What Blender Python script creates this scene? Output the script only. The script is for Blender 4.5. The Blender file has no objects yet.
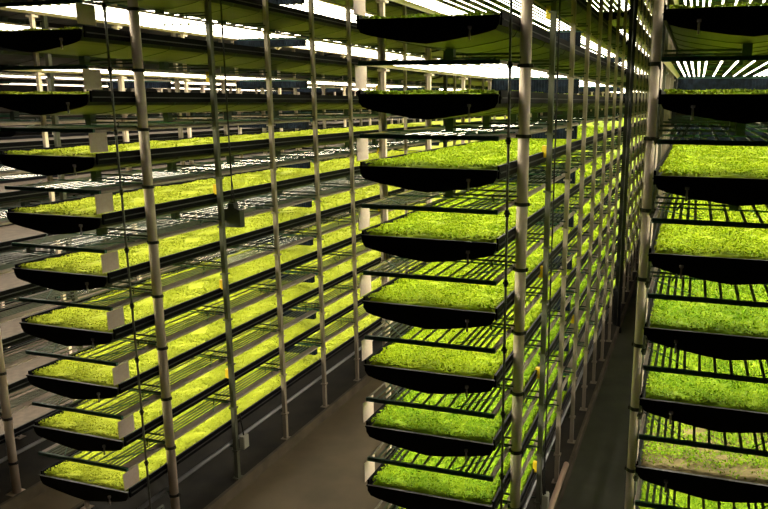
import bpy, math, random
import numpy as np
from mathutils import Matrix, Vector
random.seed(7); rng = np.random.default_rng(7)
sc = bpy.context.scene
COL = sc.collection
PI = math.pi

# ------------------------------------------------------------------ dimensions (metres)
ZR = 7.0            # height of the rim of the tray counted as first in the picture
H = 0.737           # shelf spacing
W = 1.5             # tray width
SIDE, NARROW = 3.4926, 1.5102
S0, SP = 0.76, 1.519  # first post and post spacing along a rack
PO = 0.083          # post axis outside the tray edge
XROW = {'C': 0.0, 'R': W + NARROW, 'L': -SIDE - W, 'D': -SIDE - 2 * W - NARROW, 'E': -2 * SIDE - 3 * W - NARROW}
RACK = {'C': 'centre rack', 'R': 'right rack', 'L': 'left rack', 'D': 'rack behind left rack', 'E': 'farthest left rack'}
TL = 12.72          # length of one tray
PLINTH = 0.15
FIX = -0.40         # top of a lamp frame below the rim of the tray above
ORD = ['first', 'second', 'third', 'fourth', 'fifth', 'sixth', 'seventh', 'eighth', 'ninth', 'tenth', 'eleventh',
       'twelfth', 'thirteenth']

# ------------------------------------------------------------------ materials
def mat(name, base, rough=0.5, metal=0.0, spec=0.5):
    m = bpy.data.materials.new(name); m.use_nodes = True
    b = m.node_tree.nodes['Principled BSDF']
    b.inputs['Base Color'].default_value = (*base, 1)
    b.inputs['Roughness'].default_value = rough
    b.inputs['Metallic'].default_value = metal
    b.inputs['Specular IOR Level'].default_value = spec
    return m

def noisy(name, c1, c2, scale=8.0, rough=0.6, metal=0.0, bump=0.0, detail=5.0, spec=0.5, stretch=(1, 1, 1), r2=None):
    m = mat(name, c1, rough, metal, spec)
    nt = m.node_tree; N = nt.nodes; L = nt.links
    b = N['Principled BSDF']
    tc = N.new('ShaderNodeTexCoord'); mp = N.new('ShaderNodeMapping'); mp.inputs['Scale'].default_value = stretch
    nz = N.new('ShaderNodeTexNoise'); nz.inputs['Scale'].default_value = scale; nz.inputs['Detail'].default_value = detail
    rp = N.new('ShaderNodeValToRGB')
    rp.color_ramp.elements[0].position = 0.35; rp.color_ramp.elements[1].position = 0.65
    rp.color_ramp.elements[0].color = (*c1, 1); rp.color_ramp.elements[1].color = (*c2, 1)
    L.new(tc.outputs['Object'], mp.inputs['Vector']); L.new(mp.outputs['Vector'], nz.inputs['Vector'])
    L.new(nz.outputs['Fac'], rp.inputs['Fac']); L.new(rp.outputs['Color'], b.inputs['Base Color'])
    if r2 is not None:
        mr = N.new('ShaderNodeMapRange'); mr.inputs['To Min'].default_value = rough; mr.inputs['To Max'].default_value = r2
        L.new(nz.outputs['Fac'], mr.inputs['Value']); L.new(mr.outputs['Result'], b.inputs['Roughness'])
    if bump:
        bp = N.new('ShaderNodeBump'); bp.inputs['Strength'].default_value = bump; bp.inputs['Distance'].default_value = 0.01
        L.new(nz.outputs['Fac'], bp.inputs['Height']); L.new(bp.outputs['Normal'], b.inputs['Normal'])
    return m

def emit(name, col, strength):
    m = bpy.data.materials.new(name); m.use_nodes = True
    nt = m.node_tree; nt.nodes.clear()
    o = nt.nodes.new('ShaderNodeOutputMaterial'); e = nt.nodes.new('ShaderNodeEmission')
    e.inputs['Color'].default_value = (*col, 1); e.inputs['Strength'].default_value = strength
    nt.links.new(e.outputs[0], o.inputs[0])
    return m

def greens_mat(name, ca, cb, cc):
    """leaf colours vary from leaf to leaf and in soft patches along the tray"""
    m = mat(name, ca, 0.6, 0, 0.08)
    nt = m.node_tree; N = nt.nodes; L = nt.links; b = N['Principled BSDF']
    g = N.new('ShaderNodeNewGeometry'); tc = N.new('ShaderNodeTexCoord')
    rp = N.new('ShaderNodeValToRGB'); cr = rp.color_ramp
    cr.elements[0].color = (*cc, 1); cr.elements[0].position = 0.0
    cr.elements[1].color = (*cb, 1); cr.elements[1].position = 1.0
    e = cr.elements.new(0.35); e.color = (*ca, 1)
    nz = N.new('ShaderNodeTexNoise'); nz.inputs['Scale'].default_value = 3.2; nz.inputs['Detail'].default_value = 6
    L.new(tc.outputs['Object'], nz.inputs['Vector'])
    mx = N.new('ShaderNodeMath'); mx.operation = 'MULTIPLY_ADD'; mx.inputs[1].default_value = 0.45
    ad = N.new('ShaderNodeMath'); ad.operation = 'MULTIPLY'; ad.inputs[1].default_value = 0.62
    L.new(nz.outputs['Fac'], ad.inputs[0]); L.new(g.outputs['Random Per Island'], mx.inputs[0]); L.new(ad.outputs[0], mx.inputs[2])
    L.new(mx.outputs[0], rp.inputs['Fac']); L.new(rp.outputs['Color'], b.inputs['Base Color'])
    return m

M = {}
M['black'] = mat('black_plastic', (0.004, 0.004, 0.0045), 0.42, 0, 0.35)
M['trough'] = noisy('charcoal_trough', (0.0022, 0.0095, 0.004), (0.006, 0.018, 0.009), 6, 0.45)
M['rail'] = mat('black_rail', (0.003, 0.0035, 0.005), 0.5, 0, 0.08)
M['lip'] = mat('grey_edge_highlight', (0.065, 0.065, 0.062), 0.45)  # highlight along the black tray edges, put in as grey colour
M['steel'] = noisy('galvanised_steel', (0.70, 0.57, 0.45), (0.80, 0.67, 0.54), 14, 0.45, 0.1, 0.1, stretch=(1, 1, .25))
M['post'] = noisy('grey_steel_post', (0.34, 0.29, 0.22), (0.44, 0.37, 0.28), 20, 0.5, 0.25, stretch=(1, 1, .2))
M['olive'] = noisy('olive_painted_post', (0.10, 0.105, 0.07), (0.15, 0.155, 0.11), 20, 0.5, 0.1, stretch=(1, 1, .2))
M['darkpost'] = mat('dark_post', (0.02, 0.022, 0.02), 0.5)
M['green'] = noisy('green_frame_paint', (0.035, 0.15, 0.09), (0.06, 0.20, 0.125), 10, 0.4)
M['housing'] = noisy('lamp_housing', (0.09, 0.12, 0.08), (0.14, 0.17, 0.11), 12, 0.45)
M['strip'] = noisy('taupe_side_strip', (0.50, 0.42, 0.34), (0.60, 0.51, 0.42), 25, 0.55)
M['flap'] = noisy('white_reflector_card', (0.78, 0.62, 0.52), (0.84, 0.70, 0.60), 30, 0.6)
M['navy'] = noisy('navy_power_box', (0.003, 0.005, 0.010), (0.010, 0.018, 0.032), 12, 0.6, spec=0.1)
M['arm'] = mat('support_arm_paint', (0.03, 0.055, 0.04), 0.45)
M['band'] = mat('dark_clamp_band', (0.035, 0.035, 0.028), 0.5, 0.3)
M['yellow'] = mat('yellow_tag', (1.0, 0.72, 0.02), 0.5)
M['rubber'] = mat('black_cable', (0.008, 0.009, 0.008), 0.5)
M['pipe'] = noisy('grey_pipe', (0.16, 0.17, 0.14), (0.25, 0.26, 0.21), 30, 0.45, 0.2)
M['plug'] = mat('grey_drain_fitting', (0.75, 0.73, 0.75), 0.4, 0.2)
M['box'] = mat('dark_green_box', (0.035, 0.042, 0.03), 0.5)
M['jbox'] = mat('pale_junction_box', (0.42, 0.42, 0.34), 0.5)
M['pink'] = mat('pinkish_plastic_pipe', (0.75, 0.52, 0.38), 0.5)
M['silver'] = mat('silver_pipe', (0.5, 0.5, 0.52), 0.35, 0.6)
M['lamp'] = emit('lamp_tube_glow', (1.0, 0.90, 0.70), 14.0)
M['seed1'] = greens_mat('yellow_green_seedlings', (0.37, 0.44, 0.026), (0.52, 0.57, 0.045), (0.24, 0.33, 0.014))
M['seed2'] = greens_mat('lime_green_seedlings', (0.30, 0.45, 0.008), (0.50, 0.60, 0.016), (0.09, 0.22, 0.006))
M['seed3'] = greens_mat('leaf_green_seedlings', (0.18, 0.37, 0.008), (0.44, 0.56, 0.018), (0.04, 0.13, 0.006))
M['floor'] = noisy('brown_concrete', (0.16, 0.125, 0.08), (0.25, 0.195, 0.125), 0.9, 0.5, 0, 0.15, 8, 0.4, r2=0.75)
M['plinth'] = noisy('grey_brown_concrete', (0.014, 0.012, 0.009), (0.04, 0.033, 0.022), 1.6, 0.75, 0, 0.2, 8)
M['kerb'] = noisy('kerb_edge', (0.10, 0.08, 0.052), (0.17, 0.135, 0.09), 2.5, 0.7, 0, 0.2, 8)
M['aisle_strip'] = noisy('grey_green_floor', (0.075, 0.082, 0.058), (0.12, 0.125, 0.09), 1.2, 0.6, 0, 0.1)
M['wall'] = noisy('dark_wall', (0.03, 0.028, 0.022), (0.05, 0.045, 0.035), 0.8, 0.8)

# ------------------------------------------------------------------ mesh building
class MB:
    def __init__(self): self.v = []; self.f = []; self.m = []; self.mats = []
    def mi(self, m):
        if m not in self.mats: self.mats.append(m)
        return self.mats.index(m)
    def add(self, vs, fs, m):
        o = len(self.v); self.v += [tuple(x) for x in vs]; k = self.mi(m)
        for f in fs: self.f.append(tuple(i + o for i in f)); self.m.append(k)
    def box(self, a, b, m):
        x0, y0, z0 = a; x1, y1, z1 = b
        self.add([(x0,y0,z0),(x1,y0,z0),(x1,y1,z0),(x0,y1,z0),(x0,y0,z1),(x1,y0,z1),(x1,y1,z1),(x0,y1,z1)],
                 [(0,3,2,1),(4,5,6,7),(0,1,5,4),(1,2,6,5),(2,3,7,6),(3,0,4,7)], m)
    def tube(self, p, q, r, m, n=8, r2=None, cap=True):
        p = Vector(p); q = Vector(q); d = (q - p).normalized()
        a = d.orthogonal().normalized(); b = d.cross(a)
        r2 = r if r2 is None else r2
        vs = [p + r*(a*math.cos(2*PI*i/n) + b*math.sin(2*PI*i/n)) for i in range(n)]
        vs += [q + r2*(a*math.cos(2*PI*i/n) + b*math.sin(2*PI*i/n)) for i in range(n)]
        fs = [(i, (i+1) % n, n + (i+1) % n, n + i) for i in range(n)]
        if cap: fs += [tuple(range(n-1, -1, -1)), tuple(range(n, 2*n))]
        self.add(vs, fs, m)
    def bar(self, p, q, w, h, m):
        """rectangular bar between two points (w sideways, h upwards)"""
        p = Vector(p); q = Vector(q); d = (q - p).normalized()
        s = d.cross(Vector((0, 0, 1)))
        s = Vector((1, 0, 0)) if s.length < 1e-4 else s.normalized()
        u = s.cross(d)
        vs = [c + s*(i*w/2) + u*(j*h/2) for c in (p, q) for i, j in ((-1,-1),(1,-1),(1,1),(-1,1))]
        self.add(vs, [(3,2,1,0),(4,5,6,7),(0,1,5,4),(1,2,6,5),(2,3,7,6),(3,0,4,7)], m)
    def prism(self, pts, y0, y1, m):
        """outline in the x-z plane, counter-clockwise seen from -y, extruded along y"""
        n = len(pts)
        vs = [(x, y0, z) for x, z in pts] + [(x, y1, z) for x, z in pts]
        fs = [tuple(range(n)), tuple(range(2*n-1, n-1, -1))] + [(i, n+i, n+(i+1) % n, (i+1) % n) for i in range(n)]
        self.add(vs, fs, m)
    def mesh(self, name, smooth=False):
        me = bpy.data.meshes.new(name)
        me.from_pydata(self.v, [], self.f)
        for m in self.mats: me.materials.append(m)
        me.polygons.foreach_set('material_index', self.m)
        if smooth: me.polygons.foreach_set('use_smooth', [len(f) == 4 for f in self.f])
        me.update()
        return me
    def build(self, name, parent=None, loc=(0, 0, 0), smooth=False):
        return link(name, self.mesh(name, smooth), parent, loc)

def link(name, data, parent=None, loc=(0, 0, 0)):
    o = bpy.data.objects.new(name, data); COL.objects.link(o)
    o.location = loc
    if parent is not None: o.parent = parent
    return o
def empty(name, loc=(0, 0, 0)):
    o = link(name, None, None, loc); o.empty_display_size = 0.1
    return o
def tag(o, label, cat, group=None, kind=None):
    o['label'] = label; o['category'] = cat
    if group: o['group'] = group
    if kind: o['kind'] = kind
    return o
def struct(o, label, cat):
    return tag(o, label, cat, kind='structure')
KIDS = {}
def kids(o):
    return [c for c in KIDS.get(o.name, [])]
def remember(root):
    def walk(o):
        KIDS[o.name] = list(o.children)
        for c in o.children: walk(c)
    walk(root)
def dup(o, loc, parent=None):
    c = o.copy(); COL.objects.link(c); c.parent = parent; c.location = loc
    for ch in kids(o): dup(ch, ch.location, c)
    return c
def drop(o):
    for ch in kids(o): drop(ch)
    bpy.data.objects.remove(o)

M['soil'] = noisy('brown_seed_bed', (0.20, 0.16, 0.06), (0.36, 0.29, 0.11), 14, 0.8)
# ------------------------------------------------------------------ seedlings
def seedling_mesh(name, m, length, seed, dens=1.0, height=0.03, bald=0.0):
    r = np.random.default_rng(seed)
    x0, x1, y0 = 0.035, W - 0.035, 0.03
    # mat of stems: a lumpy bed with side skirts
    ys = np.concatenate([np.arange(y0, min(4, length), 0.03), np.arange(4, length - 0.05, 0.12)]) if length > 4 else np.arange(y0, length, .03)
    xs = np.linspace(x0, x1, 49)
    X, Y = np.meshgrid(xs, ys)
    def wav(X, Y):
        z = np.zeros_like(X)
        for k in range(14):
            fx, fy = r.normal(0, 9 + 2*k, 2); z += np.sin(fx*X + fy*Y + r.uniform(0, 6.28)) * (0.006 if k < 5 else 0.0035)
        return z
    st = r.bit_generator.state
    Z = wav(X, Y) + r.normal(0, 0.004, X.shape) + height * 0.45 - 0.004
    edge = np.minimum.reduce([X - x0, x1 - X, Y - y0]); Z = np.where(edge < 0.012, -0.03, Z)
    ny, nx = X.shape
    V = [np.stack([X, Y, Z], -1).reshape(-1, 3)]
    i = (np.arange(ny-1)[:, None]*nx + np.arange(nx-1)[None]).ravel()
    F = [np.stack([i, i+1, i+nx+1, i+nx], -1)]
    base = ny*nx
    # leaves: each a small tilted four-cornered blade pair
    for (a, b, d, s) in ((y0, 2.6, 4600, 0.0145), (2.6, 6.0, 3000, 0.0175), (6.0, length - .05, 1300, 0.025)):
        b = min(b, length - .05)
        if b <= a: continue
        n = int((b - a)*(x1 - x0)*d*dens)
        lx = r.uniform(x0, x1, n); ly = r.uniform(a, b, n)
        if bald > 0:
            keep = ~((ly < bald + 0.06*np.sin(lx*7)) & (r.uniform(0, 1, n) < 0.75))
            lx, ly = lx[keep], ly[keep]; n = len(lx)
        hz = height*r.uniform(0.55, 1.15, n) + 0.008*np.sin(lx*11 + ly*5) + 0.006*np.sin(ly*17 - lx*9)
        c = np.stack([lx, ly, hz], -1)
        th = r.uniform(0, 2*PI, n); tl = r.normal(0, 0.55, n)
        sz = s*r.uniform(0.7, 1.4, n)
        u = np.stack([np.cos(th)*np.cos(tl), np.sin(th)*np.cos(tl), np.sin(tl)], -1)*sz[:, None]
        t2 = r.normal(0, 0.4, n)
        v = np.stack([-np.sin(th)*np.cos(t2), np.cos(th)*np.cos(t2), np.sin(t2)], -1)*(sz*0.62)[:, None]
        q = np.stack([c - u, c - v*1.0, c + u, c + v*1.0], 1).reshape(-1, 3)
        V.append(q); k = base + np.arange(n)*4
        F.append(np.stack([k, k+1, k+2, k+3], -1)); base += n*4
    V = np.concatenate(V); F = np.concatenate(F)
    me = bpy.data.meshes.new(name)
    me.vertices.add(len(V)); me.vertices.foreach_set('co', V.astype(np.float32).ravel())
    me.loops.add(len(F)*4); me.loops.foreach_set('vertex_index', F.astype(np.int32).ravel())
    me.polygons.add(len(F)); me.polygons.foreach_set('loop_start', np.arange(len(F), dtype=np.int32)*4)
    me.polygons.foreach_set('loop_total', np.full(len(F), 4, dtype=np.int32))
    me.materials.append(m)
    if bald > 0:     # brown seed bed shows where nothing has sprouted
        me.materials.append(M['soil'])
        me.polygons.foreach_set('material_index', (np.arange(len(F)) < len(i)).astype(np.int32))
    me.update(calc_edges=True)
    return me
M['mat'] = noisy('bare_brown_mat', (0.05, 0.034, 0.021), (0.08, 0.056, 0.036), 9, 0.8, 0, 0.3)
G = {'y': seedling_mesh('seedlings', M['seed1'], TL, 1, 0.9, 0.022),
     'l': seedling_mesh('seedlings', M['seed2'], TL, 2, 1.0, 0.034),
     'g': seedling_mesh('seedlings', M['seed3'], TL, 3, 1.0, 0.042),
     'b': seedling_mesh('seedlings', M['seed3'], TL, 4, 0.9, 0.036, bald=0.24)}
bm_ = MB(); bm_.box((0.03, 0.02, -0.03), (W - 0.03, TL, 0.0), M['mat']); G['m'] = bm_.mesh('bare_mat')
GREEN_WORD = {'y': 'yellow-green', 'l': 'lime green', 'g': 'leaf green', 'b': 'thin, browning green', 'm': 'bare'}

# ------------------------------------------------------------------ trays
BELLY = [(0, 0.0), (0.006, -0.07), (0.04, -0.125), (0.12, -0.15), (0.26, -0.178), (0.55, -0.225), (0.75, -0.247)]
BELLY = BELLY + [(W - x, z) for x, z in reversed(BELLY[:-1])]
def tray_template(plug_x):
    t = empty('growing_tray')
    b = MB(); top = [(x, min(z, -0.03)) for x, z in BELLY]
    b.prism([(x*0.98 + 0.015, z) for x, z in top], 0.0, TL, M['trough'])
    for y in np.arange(0.8, TL, 0.76):          # folded ribs under the belly
        pts = [(x*0.985 + 0.011, z - 0.006) for x, z in BELLY[1:-1]]
        b.prism(pts, y - 0.018, y + 0.018, M['arm'])
    b.build('trough', t)
    for s in (0, 1):
        r = MB(); x = -0.012 if s == 0 else W - 0.010
        r.box((x, 0.012, -0.085), (x + 0.022, TL, 0.046), M['rail'])
        xo = x - 0.010 if s == 0 else x + 0.022
        r.box((xo, 0.03, -0.035), (xo + 0.010, TL, -0.022), M['lip'])  # raised ridge, its highlight put into the grey colour
        r.build('side_rail', t)
    e = MB(); e.prism(BELLY, -0.022, 0.0, M['black']); e.prism([(-0.004, -0.012), (W + 0.004, -0.012), (W + 0.004, 0.003), (-0.004, 0.003)], -0.034, 0.004, M['black'])
    e.build('end_cap', t)
    l = MB(); l.box((0.006, -0.033, 0.003), (W - 0.006, -0.022, 0.0055), M['lip']); l.build('edge_highlight', t)  # thin added strip standing in for the specular highlight on the rim
    p = MB(); p.tube((plug_x, -0.042, -0.22), (plug_x, -0.042, -0.105), 0.011, M['plug'], 8)
    p.tube((plug_x, -0.042, -0.115), (plug_x, -0.042, -0.088), 0.021, M['plug'], 10)
    p.tube((plug_x, -0.042, -0.12), (plug_x, 0.0, -0.12), 0.010, M['plug'], 8)
    p.build('drain_fitting', t, smooth=True)
    g = link('seedlings', G['y'], t); g['kind'] = 'stuff'
    remember(t)
    return t
TR = {'r': tray_template(1.205), 'l': tray_template(0.295)}

def tray_far(m):
    """a tray far down the aisle: one mesh"""
    b = MB(); b.prism([(x, min(z, -0.03)) for x, z in BELLY], 0.0, TL, M['black'])
    for x in (-0.012, W - 0.010): b.box((x, 0.0, -0.085), (x + 0.022, TL, 0.046), M['rail'])
    g = MB()
    n = 40
    vs, fs = [], []
    for j in range(n + 1):
        for i in range(9):
            vs.append((0.03 + (W - 0.06)*i/8, 0.03 + (TL - 0.06)*j/n, 0.012 + random.uniform(0, 0.025)))
    for j in range(n):
        for i in range(8):
            k = j*9 + i; fs.append((k, k+1, k+10, k+9))
    b.add(vs, fs, m)
    return b.mesh('growing_tray')
FAR_TRAY = {'m': tray_far(M['mat']), 'y': tray_far(M['seed1']), 'l': tray_far(M['seed2'])}

# ------------------------------------------------------------------ lamp frames
TX = [0.115, 0.182, 0.25, 0.318, 0.387, 0.53, 0.675]
TX = TX + [W - x for x in reversed(TX)]
F0, F1, F2 = 0.0, 5.28, 5.34
def lens(b, x, y0, y1):
    """rounded glowing underside of one lamp"""
    b.prism([(x - 0.0095, -0.009), (x - 0.0095, -0.0108), (x - 0.006, -0.0135), (x + 0.006, -0.0135), (x + 0.0095, -0.0108), (x + 0.0095, -0.009)], y0, y1, M['lamp'])
def frame_template(flap_side, length=F1, power=0.12):
    t = empty('lamp_frame'); sw = 0.04 if flap_side == 'l' else 0.10
    b = MB(); b.box((0.0, 0.0, -0.045), (W, 0.035, 0.0), M['green']); b.build('front_bar', t)
    for s in (0, 1):
        b = MB()
        x = 0.0 if s == 0 else W
        d = 1 if s == 0 else -1
        b.add([(x, 0.03, -0.012), (x + d*sw, 0.03, 0.004), (x + d*sw, length, 0.004), (x, length, -0.012),
               (x, 0.03, -0.04), (x + d*sw, 0.03, -0.002), (x + d*sw, length, -0.002), (x, length, -0.04)],
              [(0,1,2,3),(7,6,5,4),(0,4,5,1),(2,6,7,3),(1,5,6,2),(0,3,7,4)], M['strip'])
        b.build('side_strip', t)
    for x in TX:
        h = MB(); h.box((x - 0.0135, 0.035, -0.009), (x + 0.0135, length - 0.02, 0.0), M['housing'])
        for sx in (-1, 1): h.box((x + sx*0.0126 - 0.0009, 0.035, -0.0112), (x + sx*0.0126 + 0.0009, length - 0.02, -0.009), M['housing'])
        ho = h.build('lamp_housing', t)
        l = MB(); mid = length*0.5
        lens(l, x - 0.001, 0.09, mid - 0.03); lens(l, x + 0.002, mid + 0.03, length - 0.1)
        l.build('lamp_tube', ho)
    k = 0
    for y in np.arange(S0, length, SP):
        c = MB(); c.box((0.01, y - 0.01, 0.001), (W - 0.01, y + 0.01, 0.016), M['green']); c.build('cross_bar', t)
    for (xa, ya, xb, yb) in ((0.02, 0.55, 0.44, 0.03), (W - 0.02, 0.55, W - 0.44, 0.03), (0.02, 1.9, 0.44, 2.6), (W - 0.02, 1.9, W - 0.44, 2.6),
                             (0.02, 3.6, 0.44, 4.3), (W - 0.02, 3.6, W - 0.44, 4.3)):
        c = MB(); c.tube((xa, ya, 0.014), (xb, yb, 0.014), 0.006, M['green'], 6); c.build('brace_rod', t)
    if flap_side is not None:
        x = -0.004 if flap_side == 'l' else W + 0.004
        c = MB(); c.bar((x, -0.075, -0.16), (x, 0.205, -0.16), 0.006, 0.235, M['flap']); c.build('reflector_card', t)
    if power:
        c = MB(); c.box((0.02, length - 0.10, -0.045 - power), (W - 0.02, length - 0.01, -0.045), M['navy'])
        for i in range(30): c.box((0.05 + i*0.0475, length - 0.112, -0.04 - power), (0.068 + i*0.0475, length - 0.10, -0.06), M['navy'])
        c.build('power_box', t)
    remember(t)
    return t
FT = {'l': frame_template('l', power=0.22), 'r': frame_template('r'), 'n': frame_template(None)}
def frame_far(length, name='lamp_frame'):
    b = MB(); b.box((0, 0, -0.045), (W, 0.035, 0), M['green'])
    for x, d in ((0, 1), (W, -1)): b.box((min(x, x + d*0.105), 0.03, -0.03), (max(x, x + d*0.105), length, 0.0), M['strip'])
    for x in TX:
        b.box((x - 0.0135, 0.035, -0.009), (x + 0.0135, length, 0.0), M['housing'])
        for sx in (-1, 1): b.box((x + sx*0.0126 - 0.0009, 0.035, -0.0112), (x + sx*0.0126 + 0.0009, length, -0.009), M['housing'])
        lens(b, x, 0.06, length - 0.06)
    for y in np.arange(0.2, length, SP): b.box((0.01, y - 0.01, 0.001), (W - 0.01, y + 0.01, 0.016), M['green'])
    for y in np.arange(0.9, length, SP):
        for xa, xb in ((0.02, 0.44), (W - 0.02, W - 0.44)): b.tube((xa, y, 0.014), (xb, y + 0.65, 0.014), 0.006, M['green'], 5)
    b.box((0.02, length - 0.10, -0.14), (W - 0.02, length - 0.01, -0.045), M['navy'])
    return b.mesh(name)
MID = frame_far(TL - F2 - 0.02); FARF = frame_far(TL - 0.05)

# ------------------------------------------------------------------ fill the racks
def rim(k): return ZR - H*k
def where(k):
    if k >= 0: return ORD[k]
    return {-1: 'out-of-frame tenth', -2: 'out-of-frame eleventh', -3: 'out-of-frame twelfth', -4: 'out-of-frame top'}[k]
def tray_label(row, k, kind):
    w = GREEN_WORD[kind]
    if k >= 0 and kind == 'm': return f'black tray with a bare brown mat, {ORD[k]} tray down in the {RACK[row]}'
    if k >= 0: return f'black tray of {w} seedlings, {ORD[k]} tray down in the {RACK[row]}'
    return f'tray seen from below, {ORD[-k-1]} above picture top in the {RACK[row]}'
VAR = {'C': {0: 'l', 1: 'l', 2: 'l', 3: 'l', 4: 'l', 5: 'l', 6: 'g', 7: 'g', 8: 'g'},
       'L': {k: 'y' for k in range(9)},
       'D': {k: 'm' for k in range(9)},
       'R': {0: 'l', 1: 'l', 2: 'l', 3: 'l', 4: 'g', 5: 'g', 6: 'b', 7: 'g', 8: 'g'}}
PLUG = {'C': 'r', 'L': 'r', 'D': 'r', 'R': 'l'}
FLAP = {'C': 'l', 'L': 'r', 'D': 'r', 'R': 'l'}
TOPK = {'C': -1, 'L': -2, 'D': -2, 'R': -1}
for row in ('C', 'L', 'D', 'R'):
    x = XROW[row]
    for k in range(TOPK[row], 9):
        kind = VAR[row].get(k, {'L': 'y', 'D': 'm'}.get(row, 'l'))
        t = dup(TR[PLUG[row]], (x, 0, rim(k)))
        for c in t.children:
            if c.data.name.startswith('seedlings'):
                c.data = G[kind]
                if kind == 'm':
                    c.name = 'growing_mat'; del c['kind']
        tag(t, tray_label(row, k, kind), 'growing tray', 'growing trays in the ' + RACK[row])
    for k in range(TOPK[row], 8):
        z = rim(k) + FIX
        pos = f'{ORD[k]} tray' if k >= 0 else f'{ORD[-k-1]} out-of-frame tray'
        f = dup(FT[FLAP[row] if k >= -1 else 'n'], (x, 0, z))
        tag(f, f'green lamp frame of tubes under the {pos} of the {RACK[row]}', 'grow light', 'front lamp frames in the ' + RACK[row])
        f = link('lamp_frame', MID, None, (x, F2, z))
        tag(f, f'rear lamp frame of tubes under the {pos} of the {RACK[row]}', 'grow light', 'rear lamp frames in the ' + RACK[row])
Y2 = 13.0
for row, top in (('C', -4), ('L', -3), ('D', -2), ('E', -1)):
    x = XROW[row]; yy = Y2 if row != 'E' else 6.0
    for k in range(top, 9):
        kind = {'C': 'l', 'L': 'y'}.get(row, 'm')
        pos = f'{ORD[k]} tray down' if k >= 0 else f'{ORD[-k-1]} tray above picture top'
        place = f'far end of {RACK[row]}' if row != 'E' else 'the ' + RACK[row]
        t = link('growing_tray', FAR_TRAY[kind], None, (x, yy, rim(k)))
        tag(t, f'{pos}, {"black with bare mat" if kind == "m" else "of " + GREEN_WORD[kind] + " seedlings"}, {place}', 'growing tray', 'growing trays at ' + place)
        if k < 8:
            f = link('lamp_frame', FARF, None, (x, yy, rim(k) + FIX))
            pos = f'{ORD[k]} tray down' if k >= 0 else f'{ORD[-k-1]} tray above picture top'
            tag(f, f'lamp tubes under {pos}, {place}', 'grow light', 'lamp frames at ' + place)
for t in list(TR.values()) + list(FT.values()): drop(t)

# ------------------------------------------------------------------ rack frames
TOP = ZR + H*4.2
def round_post(parent, x, y, levels):
    b = MB(); b.tube((x, y, PLINTH), (x, y, TOP), 0.062, M['steel'], 24)
    b.box((x - 0.11, y - 0.11, PLINTH - 0.001), (x + 0.11, y + 0.11, PLINTH + 0.014), M['steel'])
    p = b.build('front_post', parent, smooth=True)
    for k in levels:
        z = rim(k) + FIX - 0.03
        c = MB(); c.tube((x, y, z - 0.02), (x, y, z + 0.02), 0.071, M['band'], 20)
        c.box((x - 0.085, y - 0.02, z - 0.018), (x + 0.085, y + 0.02, z + 0.018), M['band'])
        c.build('clamp_band', p)
    return p
def square_post(parent, x, y, m, inward, levels, name='post', r=0.032):
    b = MB(); b.box((x - r, y - r*1.1, PLINTH), (x + r, y + r*1.1, TOP), m)
    b.box((x - 0.07, y - 0.07, PLINTH - 0.001), (x + 0.07, y + 0.07, PLINTH + 0.012), m)
    for k in levels:     # clamp plate holding the lamp frame
        z = rim(k) + FIX
        b.box((x - 0.055, y - 0.05, z - 0.075), (x + 0.055, y + 0.05, z - 0.05), m)
        b.box((x + inward*0.02 - 0.01, y - 0.03, z - 0.075), (x + inward*0.02 + 0.01, y + 0.03, z - 0.01), m)
    return b.build(name, parent)
def arm(parent, xpost, xin, y, k):
    z = rim(k) - 0.335
    d = 1 if xin > xpost else -1
    b = MB()
    for dy, dz in ((-0.04, -0.01), (0.05, 0.035)): b.bar((xpost, y + dy, z + dz), (xin, y + dy, z + dz), 0.016, 0.02, M['arm'])
    b.box((xin - 0.045, y - 0.05, rim(k) + FIX + 0.018), (xin + 0.045, y + 0.05, rim(k) - 0.247), M['arm'])
    xs = xpost + d*0.34
    b.bar((xs, y - 0.04, z), (xs - d*0.05, y - 0.12, rim(k) + FIX), 0.016, 0.016, M['arm'])
    return b.build('support_arm', parent)
def tag_part(post, x, y, z, d):
    b = MB(); b.box((x - 0.092, y - 0.03, z), (x - 0.031, y + 0.03, z + 0.15), M['yellow'])
    o = b.build('yellow_tag', post); return o
def rack(row, label, y0, nposts, side, levels, arms_levels, round_first=True):
    x0 = XROW[row]; t = empty('growing_rack', (0, 0, 0))
    tag(t, label, 'rack', 'growing racks')
    posts = {}
    for s in (-1, 1):
        xp = x0 - PO if s < 0 else x0 + W + PO
        for i in range(nposts):
            y = y0 + S0 + SP*i
            if s != side: xp = x0 + s*0.05 if s < 0 else x0 + W + 0.05
            if i == 0 and round_first and s == side: p = round_post(t, xp, y, levels)
            elif s != side: p = square_post(t, xp, y, M['steel'], -s, levels, r=0.023)
            else:
                m = M['olive'] if (i == 1 and s == side and round_first) else M['post']
                if i == nposts - 1 and round_first: m = M['darkpost']
                p = square_post(t, xp, y, m, -s, levels, r=0.032 if i < nposts - 1 or not round_first else 0.045)
            posts[(s, i)] = (p, xp, y)
    for i in range(nposts):
        y = y0 + S0 + SP*i
        xp = x0 + W + PO if side > 0 else x0 - PO
        for k in arms_levels: arm(t, xp, x0 + W/2, y, k)
    return t, posts
LV = range(-2, 9)
racks = {}
racks['C'] = rack('C', 'centre growing rack of steel posts, its front post round and banded', 0, 9, 1, LV, range(-1, 8))
racks['L'] = rack('L', 'left growing rack of steel posts with an olive second post', 0, 9, 1, LV, range(-1, 8))
racks['R'] = rack('R', 'right growing rack, cut off by the picture edge, with a round banded post', 0, 5, -1, LV, range(-1, 8))
racks['D'] = rack('D', 'rack behind the left rack, its round post at the left picture edge', 0, 9, 1, LV, range(-1, 8))
racks['C2'] = rack('C', 'far growing rack continuing behind the centre rack', Y2, 8, 1, range(-4, 9), range(-4, 8), False)
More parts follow.
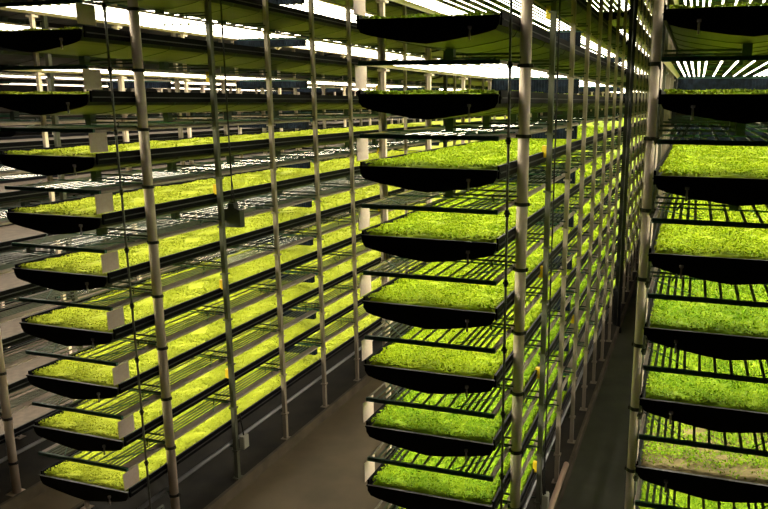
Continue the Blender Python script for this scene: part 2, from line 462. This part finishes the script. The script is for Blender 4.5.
racks['L2'] = rack('L', 'far growing rack continuing behind the left rack', Y2, 8, 1, range(-3, 9), range(-3, 8), False)
racks['D2'] = rack('D', 'far growing rack glimpsed beyond the second aisle', Y2, 8, 1, range(-2, 9), range(-2, 8), False)
racks['E'] = rack('E', 'farthest growing rack glimpsed between the left trays', 6.0, 8, 1, range(-1, 9), range(-1, 8), False)
for key, i, zs in (('C', 1, (0.20, -1.50, -3.08, -4.50, -5.90)), ('L', 1, (-0.54, -2.18, -3.66, -5.12)), ('L', 5, (-.6, -1.97, -3.3)), ('C', 3, (-4.6,))):
    p, x, y = racks[key][1][(1, i)]
    for z in zs: tag_part(p, x, y, ZR + z, 1)

# ------------------------------------------------------------------ pipes, cables, boxes
def feed_pipe(x, y, label, zlow, foot):
    t = empty('feed_pipe', (x, y, 0))
    b = MB(); b.tube((0, 0, zlow), (0, 0, TOP), 0.0135, M['pipe'], 10)
    if foot:
        b.tube((0, 0, zlow), (0, 0.24, zlow), 0.016, M['pipe'], 10); b.tube((0, 0.24, zlow), (0, 0.24, PLINTH), 0.016, M['pipe'], 10)
    b.build('pipe', t, smooth=True)
    for k in range(-2, 9):
        c = MB(); z = rim(k) + FIX - 0.05
        c.tube((0, 0, z - 0.035), (0, 0, z + 0.035), 0.022, M['band'], 10)
        c.box((-0.03, -0.012, z - 0.012), (0.03, 0.012, z + 0.012), M['band'])
        c.build('coupling', t)
    tag(t, label, 'pipe', 'upright feed pipes')
feed_pipe(W + 0.06, 0.165, 'thin dark feed pipe with couplings beside the centre rack front post', 0.0, 0)
feed_pipe(-SIDE + 0.06, 0.30, 'thin feed pipe with couplings just left of the left rack front post', 0.62, 1)
feed_pipe(XROW['R'] - 0.03, 0.60, 'pale thin pipe tight against the right rack front post', PLINTH, 0)

t = empty('hanging_box', (-SIDE + 0.1, 2.57, ZR - 2.72))
b = MB()
pts = [(-0.16, 0), (0.16, 0), (0.16, 0.27), (0.06, 0.30), (0.05, 0.37), (-0.05, 0.37), (-0.06, 0.30), (-0.16, 0.27)]
vs = [(p*0.95, 0.06, z) for p, z in pts] + [(p*0.95, -0.06, z) for p, z in pts]; n = len(pts)
b.add(vs, [tuple(range(n-1, -1, -1)), tuple(range(n, 2*n))] + [(i, (i+1) % n, n + (i+1) % n, n + i) for i in range(n)], M['box'])
b.build('case', t)
b = MB(); b.tube((-0.02, 0, 0.37), (0, 0, 0.8), 0.008, M['rubber'], 8); b.tube((0.03, 0, 0.37), (0, 0, 0.8), 0.008, M['rubber'], 8)
b.tube((0, 0, 0.8), (0, 0, TOP - ZR + 2.7), 0.012, M['rubber'], 8); b.build('cable', t)
b = MB(); b.tube((0, 0, 0.36), (0, 0, 0.40), 0.03, M['band'], 12); b.build('gland', t)
tag(t, 'dark green box hanging on a black cable in front of the left rack', 'box')

b = MB(); b.tube((W + PO + 0.075, S0 + SP - 0.02, 0.55), (W + PO + 0.075, S0 + SP - 0.02, TOP), 0.011, M['rubber'], 8)
tag(b.build('cable'), 'thin black cable running down beside the centre rack second post', 'cable')
b = MB(); b.tube((W + 0.2, 12.7, PLINTH), (W + 0.2, 12.7, TOP), 0.045, M['rubber'], 12); b.tube((W + 0.2, 12.7, 0.0), (W + 0.2, 12.7, PLINTH), 0.07, M['rubber'], 12)
tag(b.build('standpipe', smooth=True), 'black standpipe far down the right-hand aisle beside the centre rack', 'pipe')
def jbox(x, y, z, label):
    t = empty('junction_box', (x, y, z))
    b = MB(); b.box((-0.035, -0.07, 0), (0.04, 0.07, 0.22), M['jbox']); b.build('case', t)
    b = MB(); b.box((0.04, -0.06, 0.01), (0.05, 0.06, 0.21), M['jbox']); b.build('lid', t)
    b = MB(); b.tube((0, 0, 0.22), (-0.02, -0.05, 0.62), 0.012, M['rubber'], 8); b.build('conduit', t)
    tag(t, label, 'junction box')
jbox(-SIDE + PO + 0.09, S0 + SP + 0.10, ZR - 6.35, 'pale junction box low on the left rack second post')
jbox(W + PO + 0.09, S0 + SP + 0.02, ZR - 6.45, 'pale junction box low on the centre rack second post')
b = MB(); b.tube((1.66, 1.0, 0.228), (1.66, 4.3, 0.228), 0.046, M['pink'], 16)
o = b.build('floor_pipe', smooth=True); tag(o, 'pinkish plastic pipe lying on the kerb along the centre rack', 'pipe')
for row in ('L', 'C', 'D'):
    b = MB(); b.tube((XROW[row] + W - 0.05, 0.2, 0.72), (XROW[row] + W - 0.05, 12.4, 0.72), 0.03, M['silver'], 12)
    for i in range(8):
        y = S0 + SP*i; b.box((XROW[row] + W - 0.07, y - 0.012, 0.69), (XROW[row] + W + PO, y + 0.012, 0.705), M['arm'])
    tag(b.build('drain_pipe', smooth=True), f'silver drain pipe running under the lowest tray of the {RACK[row]}', 'pipe')

# ------------------------------------------------------------------ setting
XL, XR, YB, YF, ZC = -16.5, 8.5, 27.5, -9.0, ZR + H*4.6
def slab(name, a, b_, m, label, cat):
    b = MB(); b.box(a, b_, m); return struct(b.build(name), label, cat)
slab('floor', (XL, YF, -0.1), (XR, YB, 0.0), M['floor'], 'brown concrete floor of the aisles', 'floor')
slab('ceiling', (XL, YF, ZC), (XR, YB, ZC + 0.1), M['wall'], 'dark ceiling above the racks', 'ceiling')
slab('wall_back', (XL, YB, 0), (XR, YB + 0.1, ZC), M['wall'], 'dark wall at the end of the aisles', 'wall')
slab('wall_left', (XL - 0.1, YF, 0), (XL, YB, ZC), M['wall'], 'dark wall beyond the farthest rack', 'wall')
slab('wall_right', (XR, YF, 0), (XR + 0.1, YB, ZC), M['wall'], 'dark wall right of the right rack', 'wall')
slab('wall_front', (XL, YF - 0.1, 0), (XR, YF, ZC), M['wall'], 'dark wall behind the viewer', 'wall')
slab('trim_6', (XROW['C'] + W + 0.225, -2.0, 0.0), (XROW['R'] - 0.225, 26.5, 0.006), M['aisle_strip'], 'dark grey-green floor strip in the right-hand aisle', 'floor strip')  # thin slab, greyer and greener than the brown floor
n = 1
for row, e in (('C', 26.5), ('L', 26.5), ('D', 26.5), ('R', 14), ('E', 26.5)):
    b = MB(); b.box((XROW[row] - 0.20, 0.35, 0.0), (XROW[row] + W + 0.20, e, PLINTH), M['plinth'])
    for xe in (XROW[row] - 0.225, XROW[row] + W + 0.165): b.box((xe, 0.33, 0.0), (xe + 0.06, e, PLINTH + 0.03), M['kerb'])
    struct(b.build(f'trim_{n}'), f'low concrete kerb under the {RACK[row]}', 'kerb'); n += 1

# ------------------------------------------------------------------ light, camera, colour
w = bpy.data.worlds.new('World'); sc.world = w; w.use_nodes = True
w.node_tree.nodes['Background'].inputs['Color'].default_value = (0.9, 1.0, 0.85, 1)
w.node_tree.nodes['Background'].inputs['Strength'].default_value = 0.0

f, cx, cy, pit, yaw, rol = 733.9635, 451.4504, 261.4073, -0.2143, 0.3163, 0.0034
c, s = math.cos(yaw), math.sin(yaw)
fwd = Vector((-s, c, 0)); right = Vector((c, s, 0)); up = Vector((0, 0, 1))
f2 = fwd*math.cos(pit) + up*math.sin(pit); u2 = up*math.cos(pit) - fwd*math.sin(pit)
r3 = right*math.cos(rol) + u2*math.sin(rol); u3 = u2*math.cos(rol) - right*math.sin(rol)
cam = bpy.data.cameras.new('camera'); co = bpy.data.objects.new('camera', cam); COL.objects.link(co)
mw = Matrix.Identity(4)
for i in range(3): mw[i][0], mw[i][1], mw[i][2] = r3[i], u3[i], -f2[i]
mw.translation = Vector((3.3435, -7.1155, ZR - 0.804))
co.matrix_world = mw
cam.sensor_width = 36; cam.sensor_fit = 'HORIZONTAL'; cam.lens = f*36/768
cam.shift_x = (384 - cx)/768; cam.shift_y = (cy - 254.5)/768
cam.clip_start = 0.05; cam.clip_end = 200
sc.camera = co

sc.view_settings.view_transform = 'Standard'; sc.view_settings.look = 'None'
sc.view_settings.exposure = 0.0; sc.view_settings.gamma = 1.0; sc.view_settings.use_curve_mapping = False
sc.cycles.use_denoising = True
sc.cycles.max_bounces = 8; sc.cycles.diffuse_bounces = 5; sc.cycles.sample_clamp_indirect = 6.0
sc.cycles.use_light_tree = True
